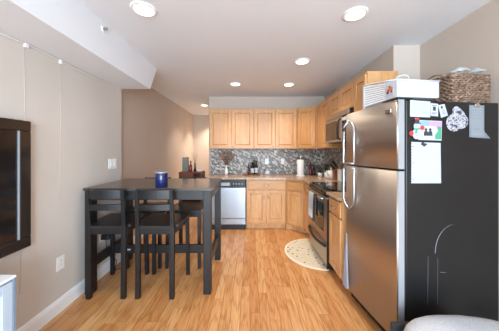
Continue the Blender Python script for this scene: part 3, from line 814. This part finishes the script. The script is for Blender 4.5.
m = MB()
for i, (x, y, nx, ny) in enumerate(rect_path(bw, bd, 16, 12)):
    m.tube([(x, y, 0), (x*1.02, y, bh)], 0.0045, 5)
m.build('stakes', M['wicker'], t)
MB().box(-bw/2, bw/2, 0.0, bd, 0.0, 0.008).build('base', M['wicker'], t)
m = MB()
for ph in (0, PI):
    base = rect_path(bw+0.008, bd+0.008, 40, 30, -0.004)
    m.tube([(x+nx*0.005*math.cos(i*0.9+ph), y+ny*0.005*math.cos(i*0.9+ph), bh+0.004+0.006*math.sin(i*0.9+ph)) for i, (x, y, nx, ny) in enumerate(base)], 0.006, 6, True)
m.build('rim', M['wicker'], t)
m = MB()
m.tube([(-bw/2-0.006, bd*0.2, bh), (-bw/2-0.016, bd*0.28, bh+0.026), (-bw/2-0.02, bd*0.5, bh+0.034), (-bw/2-0.016, bd*0.72, bh+0.026), (-bw/2-0.006, bd*0.8, bh)], 0.006, 7)
m.build('side_handle', M['wicker'], t)
def crumpled(name, label, cx, cy, sx, sy, seed):
    rnd = random.Random(seed); mb = MB(); n = 10; g = []
    for i in range(n+1):
        row = []
        for j in range(n+1):
            u, v = i/n*2-1, j/n*2-1
            r = max(0, 1-u*u*0.8)*max(0, 1-v*v*0.9)
            row.append(mb.bm.verts.new((u*sx+rnd.uniform(-.004, .004), v*sy+rnd.uniform(-.004, .004), 0.040*r + rnd.uniform(-0.004, 0.007) + 0.010*u)))
        g.append(row)
    for i in range(n):
        for j in range(n): mb.bm.faces.new((g[i][j], g[i+1][j], g[i+1][j+1], g[i][j+1])).smooth = True
    bmesh.ops.solidify(mb.bm, geom=list(mb.bm.faces), thickness=0.004)
    o = mb.build(name, M['ceramic']); o.location = (p[0]+math.cos(SA)*cx-math.sin(SA)*cy, p[1]+math.sin(SA)*cx+math.cos(SA)*cy, TOP+bh+0.026); o.rotation_euler = (0, 0, SA)
    return tag(o, label, 'napkin')
crumpled('napkin', 'crumpled white napkin over the left part of the wicker basket rim', -0.070, 0.022, 0.07, 0.045, 3)
crumpled('napkin', 'flat white napkin over the right part of the wicker basket rim', 0.070, 0.022, 0.06, 0.045, 5)

# ------------------------------------------------------------------ floor things near the refrigerator
t = thing('hanging_strip', 'narrow flared pale blue-grey strip hanging on the lower far corner of the steel refrigerator', 'strip', fpt(0.030, 0, 0.115), FA)
m = MB(); vs = []
for z, hw, y0, y1 in ((0.0, 0.034, -0.022, -0.002), (0.09, 0.028, -0.020, -0.002), (0.33, 0.013, -0.013, -0.002), (0.40, 0.010, -0.010, -0.002)):
    vs.append([m.bm.verts.new(q) for q in ((-hw, y0, z), (hw, y0, z), (hw, y1, z), (-hw, y1, z))])
for a, b in zip(vs, vs[1:]):
    for i in range(4): m.bm.faces.new((a[i], a[(i+1) % 4], b[(i+1) % 4], b[i]))
m.bm.faces.new(vs[0][::-1]); m.bm.faces.new(vs[-1])
m.build('flared_end', mat('pale_blue_grey_plastic', (150, 158, 172), 0.4), t)
MB().box(-0.010, 0.010, -0.009, -0.001, 0.401, 0.50, 0.003).build('top_band', M['silver'], t)

# half-round rug
m = MB(); RX, RY, a_, b_ = 0.915, 3.0, 0.46, 0.44
def half(k, n=36): return [(RX-b_*k*math.sin(PI*i/n), RY-a_*k*math.cos(PI*i/n)) for i in range(n+1)]
t = thing('rug', 'half-round beige rug on the floor in front of the range', 'rug', (RX, RY, 0))
def shift(pts): return [(x-RX, y-RY) for x, y in pts]
MB().prism(shift(half(0.93)), 0.0005, 0.008).build('pile', M['rug'], t)
o_, i_ = half(1.0), half(0.935)
MB().prism(shift(o_) + shift(i_)[::-1], 0.0005, 0.010).build('binding', M['rug_edge'], t)

# ------------------------------------------------------------------ bar table
TZ0 = 1.025
X0, X1, Y0, Y1 = -1.60, -0.365, 2.10, 2.87
t = thing('bar_table', 'tall black-brown bar table against the left wall', 'table', ((X0+X1)/2, (Y0+Y1)/2, 0))
hx_, hy_ = (X1-X0)/2, (Y1-Y0)/2
MB().box(-hx_, hx_, -hy_, hy_, TZ0-0.028, TZ0, 0.004).build('tabletop', M['black_wood_sheen'], t)
lg = 0.072; ins = 0.012
for sx in (-1, 1):
    for sy in (-1, 1):
        cx, cy = sx*(hx_-ins-lg/2), sy*(hy_-ins-lg/2)
        MB().box(cx-lg/2, cx+lg/2, cy-lg/2, cy+lg/2, 0, TZ0-0.028, 0.003).build('leg', M['black_wood'], t)
ax, ay = hx_-ins-lg, hy_-ins-lg
for s in (-1, 1):
    yy = s*(hy_-ins-0.014)
    MB().box(-ax, ax, yy-0.012, yy+0.012, TZ0-0.115, TZ0-0.028, 0.002).build('apron', M['black_wood_slat'], t)
    xx = s*(hx_-ins-0.014)
    MB().box(xx-0.012, xx+0.012, -ay, ay, TZ0-0.115, TZ0-0.028, 0.002).build('apron', M['black_wood_slat'], t)
    xx = s*(hx_-ins-lg/2)
    MB().box(xx-0.020, xx+0.020, -ay, ay, 0.235, 0.325, 0.003).build('side_rail', M['black_wood_slat'], t)
r = MB().box(-hx_+ins+lg/2+0.020, hx_-ins-lg/2-0.020, -0.02, 0.02, 0.235, 0.325, 0.003).build('foot_rail', M['black_wood_slat'], t)
MB().box(-0.40, -0.355, -0.0208, -0.0195, 0.268, 0.285).build('care_label', M['paper_grey'], r, 'small white label')

t = thing('candle_jar', 'navy blue candle jar on the black table', 'candle', (-0.876, 2.18, TZ0))
MB().lathe([(0, 0), (0.053, 0), (0.058, 0.006), (0.058, 0.146), (0.056, 0.149), (0.053, 0.146), (0.053, 0.10), (0, 0.10)], seg=32).build('jar', M['navy'], t)
MB().lathe([(0.0585, 0.138), (0.0595, 0.139), (0.0595, 0.150), (0.056, 0.152), (0.0525, 0.150), (0.0525, 0.148), (0.0565, 0.148), (0.0575, 0.138)], seg=32).build('rim', M['silver'], t, 'pale silver rim')
MB().lathe([(0, 0.1005), (0.052, 0.1005), (0.052, 0.115), (0, 0.117)], seg=24).build('wax', M['ceramic'], t, 'white wax')

# ------------------------------------------------------------------ bar stools (backrest on local -y)
def make_stool(label, loc, rz):
    t = thing('bar_stool', label, 'bar stool', loc, rz, 'black bar stools at the table')
    SZt = 0.682
    for s in (-1, 1):
        m = MB(); m.beam((s*0.160, -0.205, 0), (s*0.162, -0.197, SZt), 0.042, 0.036, 0.002); m.beam((s*0.162, -0.197, SZt), (s*0.162, -0.228, 1.022), 0.038, 0.034, 0.002, w1=0.030, d1=0.026)
        m.build('rear_leg', M['black_wood'], t)
        MB().beam((s*0.192, 0.205, 0), (s*0.185, 0.195, SZt-0.028), 0.036, 0.036, 0.002).build('front_leg', M['black_wood'], t)
        MB().beam((s*0.176, -0.180, SZt-0.055), (s*0.184, 0.180, SZt-0.055), 0.020, 0.052, 0.001, up=(0, 0, 1)).build('side_rail', M['black_wood_slat'], t)
    MB().box(-0.142, 0.142, -0.209, -0.183, SZt-0.082, SZt-0.028, 0.002).build('rear_rail', M['black_wood_slat'], t)
    MB().box(-0.166, 0.166, 0.178, 0.200, SZt-0.082, SZt-0.028, 0.002).build('front_rail', M['black_wood_slat'], t)
    m = MB(); m.prism([(-0.146, -0.215), (0.146, -0.215), (0.150, -0.17), (0.205, -0.165), (0.215, 0.21), (-0.215, 0.21), (-0.205, -0.165), (-0.150, -0.17)], SZt-0.028, SZt)
    m.build('seat', M['seat_wood'], t)
    for za, zb in ((0.938, 1.018), (0.828, 0.884)):
        m = MB(); n = 8; prof = []
        yb_ = -0.197 - 0.031*(((za+zb)/2-SZt)/0.36)
        fr_ = [(-0.150+0.300*i/n, yb_-0.011-0.018*math.sin(PI*i/n)) for i in range(n+1)]
        bk_ = [(x, y+0.020) for x, y in fr_]
        m.prism(fr_+bk_[::-1], za, zb); m.build('back_slat', M['black_wood_slat'], t)
    return t
st = make_stool('near black bar stool beside the left wall, its slatted back to the viewer', (-1.347, 2.265, 0), 0.012)
dup(st, (-0.888, 2.265, 0), -0.01, 'near black bar stool in front of the candle jar, its slatted back to the viewer')
dup(st, (-1.26, 2.80, 0), PI+0.02, 'far black bar stool behind the candle jar, across the table by the wall')
dup(st, (-0.785, 2.80, 0), PI-0.01, 'far black bar stool across the table, nearest the kitchen')

# ------------------------------------------------------------------ wooden stand in the hall and what is on it
HX, HY = -1.055, 4.02
t = thing('wooden_stand', 'reddish brown open wooden stand beyond the table in the hall', 'stand', (HX, HY, 0))
w2, dpt, hh = 0.20, 0.16, 1.015
m = MB(); m.box(-w2, w2, -dpt, dpt, hh-0.022, hh, 0.003); m.build('top', M['red_wood'], t)
for s in (-1, 1): MB().box(s*(w2-0.012)-0.011, s*(w2-0.012)+0.011, -dpt+0.01, dpt, 0.44, hh-0.022).build('side_panel', M['red_wood'], t)
MB().box(-w2+0.024, w2-0.024, dpt-0.012, dpt, 0.44, hh-0.022).build('back_panel', M['red_wood'], t)
for z in (0.44, 0.72): MB().box(-w2+0.024, w2-0.024, -dpt+0.012, dpt-0.012, z, z+0.018).build('shelf', M['red_wood'], t)
MB().box(-w2+0.024, 0.06, -dpt+0.005, -dpt+0.02, 0.86, hh-0.022, 0.003).build('drawer_front', M['red_wood'], t)
for sx in (-1, 1):
    for sy in (-1, 1): MB().box(sx*(w2-0.02)-0.018, sx*(w2-0.02)+0.018, sy*(dpt-0.022)-0.018, sy*(dpt-0.022)+0.018, 0, 0.44).build('leg', M['red_wood'], t)
tag(MB().box(HX-0.165, HX-0.07, HY-0.06, HY+0.04, hh, hh+0.26, 0.006).build('storage_tin', M['tin']), 'tall grey-green tin on the wooden stand in the hall', 'tin')
t = thing('bottle', 'small dark red bottle on the wooden stand beside the tin', 'bottle', (HX-0.02, HY-0.03, hh))
MB().lathe([(0, 0), (0.026, 0), (0.028, 0.01), (0.028, 0.10), (0.011, 0.135), (0.011, 0.165), (0, 0.165)], seg=18).build('body', M['red_bottle'], t)
MB().lathe([(0, 0.1655), (0.013, 0.1655), (0.013, 0.195), (0, 0.197)], seg=14).build('cap', M['black_plastic'], t)
t = thing('twig_vase', 'slim dark vase of dried twigs on the wooden stand', 'vase', (HX+0.05, HY+0.0, hh))
MB().lathe([(0, 0), (0.022, 0), (0.024, 0.05), (0.014, 0.13), (0.016, 0.15), (0.012, 0.15), (0.010, 0.1), (0, 0.1)], seg=16).build('vase', M['wine'], t)
m = MB()
for k in range(7):
    a = 2.4*k; m.tube([(0, 0, 0.10), (0.02*math.cos(a), 0.02*math.sin(a), 0.22), (0.055*math.cos(a), 0.04*math.sin(a), 0.32+0.02*(k % 3))], [0.0022, 0.0018, 0.001], 5)
m.build('twigs', M['twig'], t)
t = thing('dish', 'shallow white dish at the right end of the wooden stand', 'dish', (HX+0.135, HY-0.02, hh))
MB().lathe([(0, 0), (0.03, 0), (0.058, 0.022), (0.054, 0.022), (0.028, 0.006), (0, 0.006)], seg=24).build('body', M['ceramic'], t)

# ------------------------------------------------------------------ things on the worktop
t = thing('flower_vase', 'slim white vase of dried brown flowers against the left backsplash', 'vase', (-0.47, 4.37, CT))
MB().lathe([(0, 0), (0.03, 0), (0.036, 0.02), (0.034, 0.09), (0.016, 0.15), (0.018, 0.19), (0.014, 0.19), (0.012, 0.15), (0, 0.12)], seg=20).build('vase', M['ceramic'], t)
rr_ = random.Random(4); ms = MB()
for k in range(60):
    a = rr_.uniform(0, 2*PI); e = rr_.uniform(0.0, 1)
    x, y, z = 0.165*math.sqrt(e)*math.cos(a), 0.06*math.sin(a*3+k), 0.390+0.075*math.sqrt(e)*math.sin(a)
    y = min(y, 0.09)
    ms.tube([(0, 0, 0.18), (x*0.4, y*0.4, 0.25), (x, y, z)], [0.0016, 0.0014, 0.001], 4)
    MB().ball((x, y, z), rr_.uniform(0.013, 0.022), 1, 1, 0.8, 1).build('flower_head', M['dried'], t)
ms.build('stems', M['twig'], t)

t = thing('serving_tray', 'brown wooden tray on the back counter under the dark bottles', 'tray', (0.03, 4.24, CT))
m = MB(); m.lathe([(0, 0), (0.135, 0), (0.150, 0.006), (0.152, 0.022), (0.144, 0.022), (0.140, 0.010), (0, 0.010)], seg=36, sx=1.05, sy=0.75); m.build('body', M['board'], t)
def bottle(x, y, z, label, hgt=0.27, r=0.032, m=None, labelled=True, name='bottle', grp='bottles on the tray'):
    t = thing(name, label, 'bottle', (x, y, z), 0, grp)
    MB().lathe([(0, 0), (r*0.95, 0), (r, 0.008), (r, hgt*0.62), (r*0.42, hgt*0.76), (r*0.40, hgt*0.9), (0, hgt*0.9)], seg=20).build('body', m or M['wine'], t)
    MB().lathe([(0, hgt*0.9+.0005), (r*0.46, hgt*0.9+.0005), (r*0.46, hgt), (0, hgt)], seg=14).build('cap', M['black_plastic'], t)
    if labelled: MB().lathe([(r+0.0008, hgt*0.16), (r+0.0012, hgt*0.17), (r+0.0012, hgt*0.50), (r+0.0008, hgt*0.51)], seg=20).build('label', M['paper'], t, 'white bottle label')
    return t
bottle(0.045, 4.21, CT+0.0102, 'dark bottle with white label, left one on the tray', 0.25)
bottle(0.120, 4.22, CT+0.0102, 'dark bottle with white label, right one on the tray', 0.27)
bottle(-0.025, 4.25, CT+0.0102, 'slender plain dark bottle at the left of the tray', 0.22, 0.018, None, False)
t = thing('leafy_sprig_pot', 'small dark potted sprig behind the bottles on the tray', 'plant', (0.075, 4.30, CT+0.0102), 0)
MB().lathe([(0, 0), (0.022, 0), (0.028, 0.10), (0.024, 0.10), (0.02, 0.09), (0, 0.09)], seg=16).build('pot', M['black_plastic'], t)
m = MB()
def leafset(m, n, seed, r, z0, z1, sz):
    rn = random.Random(seed)
    for k in range(n):
        a = rn.uniform(0, 2*PI); e = rn.uniform(0.15, 1); z = z0+(z1-z0)*rn.random()
        c_ = Vector((r*e*math.cos(a), r*e*math.sin(a), z)); d_ = Vector((math.cos(a), math.sin(a), rn.uniform(-.2, .7))).normalized(); s_v = d_.cross(Vector((0, 0, 1))).normalized()
        q = [c_-d_*sz, c_-d_*sz*.1+s_v*sz*.45, c_+d_*sz, c_-d_*sz*.1-s_v*sz*.45]
        m.bm.faces.new([m.bm.verts.new(v) for v in q])
        m.tube([(0, 0, z0-0.03), tuple(c_)], 0.0012, 4)
leafset(m, 34, 2, 0.045, 0.14, 0.31, 0.026); m.build('foliage', M['leaf'], t)

def splash_outlet(x, label, rocker):
    t = thing('wall_outlet', label, 'outlet', (x, YB-0.0105, 1.18), 0, 'white plates on the backsplash')
    MB().box(-0.036, 0.036, -0.006, 0, -0.058, 0.058, 0.003).build('cover_plate', M['plate'], t)
    for s in (-1, 1): MB().box(-0.015, 0.015, -0.009, -0.006, s*0.021-0.014, s*0.021+0.014, 0.004).build('socket', M['plate'], t)
splash_outlet(0.345, 'white outlet on the backsplash above the small jar', False)
splash_outlet(0.665, 'white outlet on the backsplash between the jar and paper towels', False)
t = thing('glass_jar', 'small pale glass jar on the back counter below the outlet', 'jar', (0.345, 4.30, CT))
MB().lathe([(0, 0), (0.045, 0), (0.052, 0.012), (0.052, 0.08), (0.040, 0.095), (0, 0.095)], seg=24).build('body', M['clear'], t)
MB().lathe([(0, 0.0955), (0.044, 0.0955), (0.044, 0.115), (0.01, 0.12), (0.008, 0.135), (0, 0.135)], seg=24).build('lid', M['silver'], t)

t = thing('paper_towel_holder', 'white paper towel holder standing in the counter corner', 'paper towel holder', (0.955, 4.16, CT))
MB().lathe([(0, 0), (0.082, 0), (0.084, 0.006), (0.076, 0.012), (0.012, 0.014), (0.006, 0.016)], seg=32).build('base', M['white_metal'], t)
MB().lathe([(0, 0.014), (0.006, 0.014), (0.006, 0.345), (0.013, 0.352), (0.013, 0.368), (0, 0.374)], seg=16).build('post', M['white_metal'], t)
t = thing('paper_towel_roll', 'white paper towel roll on the holder in the counter corner', 'paper towels', (0.955, 4.16, CT+0.0145))
MB().lathe([(0.019, 0.0), (0.066, 0.0), (0.068, 0.004), (0.068, 0.286), (0.066, 0.29), (0.019, 0.29), (0.019, 0.0)], seg=32).build('roll', M['ceramic'], t)
bottle(1.17, 4.25, CT, 'dark brown bottle right of the paper towels, the taller', 0.25, 0.026, M['red_bottle'], False, grp='bottles in the corner')
bottle(1.245, 4.28, CT, 'dark bottle in the corner beside the potted plant, the shorter', 0.20, 0.028, None, False, grp='bottles in the corner')
def potted(x, y, label, r, h, sd, lh):
    t = thing('potted_plant', label, 'plant', (x, y, CT), 0)
    MB().lathe([(0, 0), (r*0.8, 0), (r*0.85, 0.005), (r, h), (r*0.9, h), (r*0.85, h-0.012), (0, h-0.012)], seg=22).build('pot', M['ceramic'], t)
    m = MB(); leafset(m, 46, sd, r*1.15, h+0.02, h+lh, 0.028); m.build('foliage', M['leaf'], t)
potted(1.315, 4.13, 'low leafy plant in a small white pot in the counter corner', 0.045, 0.06, 8, 0.10)
potted(1.385, 3.98, 'taller leafy plant in a white pot by the right backsplash', 0.042, 0.085, 11, 0.15)
t = thing('tea_kettle', 'rounded white kettle on the counter beyond the range', 'kettle', (1.375, 3.74, CT))
MB().lathe([(0, 0), (0.075, 0), (0.092, 0.02), (0.096, 0.06), (0.080, 0.115), (0.045, 0.14), (0, 0.145)], seg=28).build('body', M['ceramic'], t)
MB().lathe([(0.010, 0.145), (0.008, 0.160), (0.014, 0.168), (0.012, 0.180), (0, 0.183)], seg=14).build('lid_knob', M['ceramic'], t)
MB().tube([(-0.06, -0.05, 0.06), (-0.09, -0.075, 0.10), (-0.10, -0.085, 0.14)], [0.016, 0.012, 0.009], 10).build('spout', M['ceramic'], t)
MB().tube([(0.0, -0.075, 0.10), (0.0, -0.07, 0.18), (0.0, -0.03, 0.215), (0.0, 0.03, 0.215), (0.0, 0.07, 0.18), (0.0, 0.075, 0.10)], 0.006, 8).build('handle', M['twig'], t)
t = thing('knife_block', 'brown wooden knife block with black-handled knives on the right counter', 'knife block', (1.405, 3.545, CT), -PI/2)
MB().prism([(-0.06, 0), (0.06, 0), (0.06, 0.13), (-0.01, 0.22), (-0.06, 0.16)], -0.045, 0.045, 'yz').build('block', M['board'], t)
for i in range(3):
    for j in range(2):
        x = -0.026+0.026*i; y0_ = -0.045+0.035*j; z0_ = 0.178+0.042*j
        MB().beam((x, y0_, z0_-0.008), (x, y0_-0.065, z0_+0.085), 0.014, 0.022, 0.003).build('knife_handle', M['black_plastic'], t)
tag(MB().box(1.36, 1.46, 3.30, 3.43, CT, CT+0.19, 0.012, 3).build('canister', M['ceramic']), 'white square canister on the counter right by the range', 'canister')

# ------------------------------------------------------------------ television and console on the left
t = thing('television', 'large black wall-mounted television, switched off, on the left wall', 'television', (XL, 0.845, 0.695))
fw, fh = 0.74, 0.895
TVX = 0.06
m = MB()
bz = 0.075
m.box(TVX-0.035, TVX, -fw, fw, 0, bz, 0.006); m.box(TVX-0.035, TVX, -fw, fw, fh-bz, fh, 0.006)
m.box(TVX-0.035, TVX, fw-0.078, fw, bz, fh-bz, 0.006); m.box(TVX-0.035, TVX, -fw, -fw+0.078, bz, fh-bz, 0.006)
m.build('bezel', M['gloss_black'], t)
MB().box(TVX-0.034, TVX-0.010, -fw+0.076, fw-0.076, bz-0.002, fh-bz+0.002).build('screen', M['screen'], t, 'dark switched-off screen')
MB().box(TVX-0.010, TVX+0.001, fw-0.085, fw-0.079, bz+0.0, fh-bz-0.0).build('inner_trim', M['silver'], t, 'thin silver strip beside the screen')
MB().box(0.0, TVX-0.035, -0.25, 0.25, 0.25, 0.65).build('wall_mount', M['black_plastic'], t)
t = thing('media_console', 'pale blue painted console against the left wall below the television', 'console', (-1.46, 0.772, 0))
MB().box(-0.10, 0.145, -0.44, 0.44, 0.06, 0.675, 0.003).build('body', M['console'], t)
MB().box(-0.102, 0.165, -0.45, 0.45, 0.675, 0.69, 0.004).build('top', M['white_metal'], t)
for s in (-1, 1):
    d = MB()
    a0, a1 = (0.005, 0.43) if s > 0 else (-0.43, -0.005)
    d.box(0.146, 0.164, a0, a0+0.05, 0.08, 0.665, 0.002); d.box(0.146, 0.164, a1-0.05, a1, 0.08, 0.665, 0.002)
    d.box(0.146, 0.164, a0+0.05, a1-0.05, 0.08, 0.13, 0.002); d.box(0.146, 0.164, a0+0.05, a1-0.05, 0.615, 0.665, 0.002); d.box(0.146, 0.154, a0+0.05, a1-0.05, 0.13, 0.615)
    o = d.build('door', M['console'], t)
MB().box(0.146, 0.166, 0.432, 0.445, 0.06, 0.675).build('edge_strip', M['console_edge'], t, 'blue-grey edge strip')
for sx in (-0.07, 0.11):
    for sy in (-0.4, 0.4): MB().box(sx-0.02, sx+0.02, sy-0.02, sy+0.02, 0, 0.06).build('foot', M['console_edge'], t)

# ------------------------------------------------------------------ upholstered seat in the near right corner
t = thing('ottoman', 'light grey tweed ottoman with a domed top in front of the refrigerator', 'ottoman', (1.25, 1.16, 0))
m = MB(); n, k = 28, 14
def sup(a, e): return math.copysign(abs(a)**e, a)
rings = []
for i in range(k+1):
    ph = -PI/2+PI*i/k; row = []
    for j in range(n):
        th_ = 2*PI*j/n
        x = 0.385*sup(math.cos(ph), 0.45)*sup(math.cos(th_), 0.55); y = 0.20*sup(math.cos(ph), 0.45)*sup(math.sin(th_), 0.55); z = 0.235+0.155*sup(math.sin(ph), 0.62)
        if z > 0.235: z += (0.030-0.19*max(0, x+0.04)**1.3)*(z-0.235)/0.155
        row.append(m.bm.verts.new((x, y, z)))
    rings.append(row)
for a, b in zip(rings, rings[1:]):
    for j in range(n): m.bm.faces.new((a[j], a[(j+1) % n], b[(j+1) % n], b[j])).smooth = True
bmesh.ops.remove_doubles(m.bm, verts=m.bm.verts, dist=0.0005)
m.build('cushion', M['tweed'], t)
MB().box(-0.36, 0.36, -0.18, 0.18, 0.07, 0.12, 0.01).build('base', M['dark_fabric'], t)
for sx in (-0.31, 0.31):
    for sy in (-0.14, 0.14): MB().box(sx-0.022, sx+0.022, sy-0.022, sy+0.022, 0, 0.07, 0.003).build('leg', M['black_wood'], t)
t = thing('side_cushion', 'dark charcoal cushion edge wedged between the grey ottoman and the refrigerator', 'cushion', (0.90, 1.385, 0))
MB().box(-0.015, 0.15, -0.02, 0.012, 0.0, 0.300, 0.012, 3).build('body', M['dark_fabric'], t)
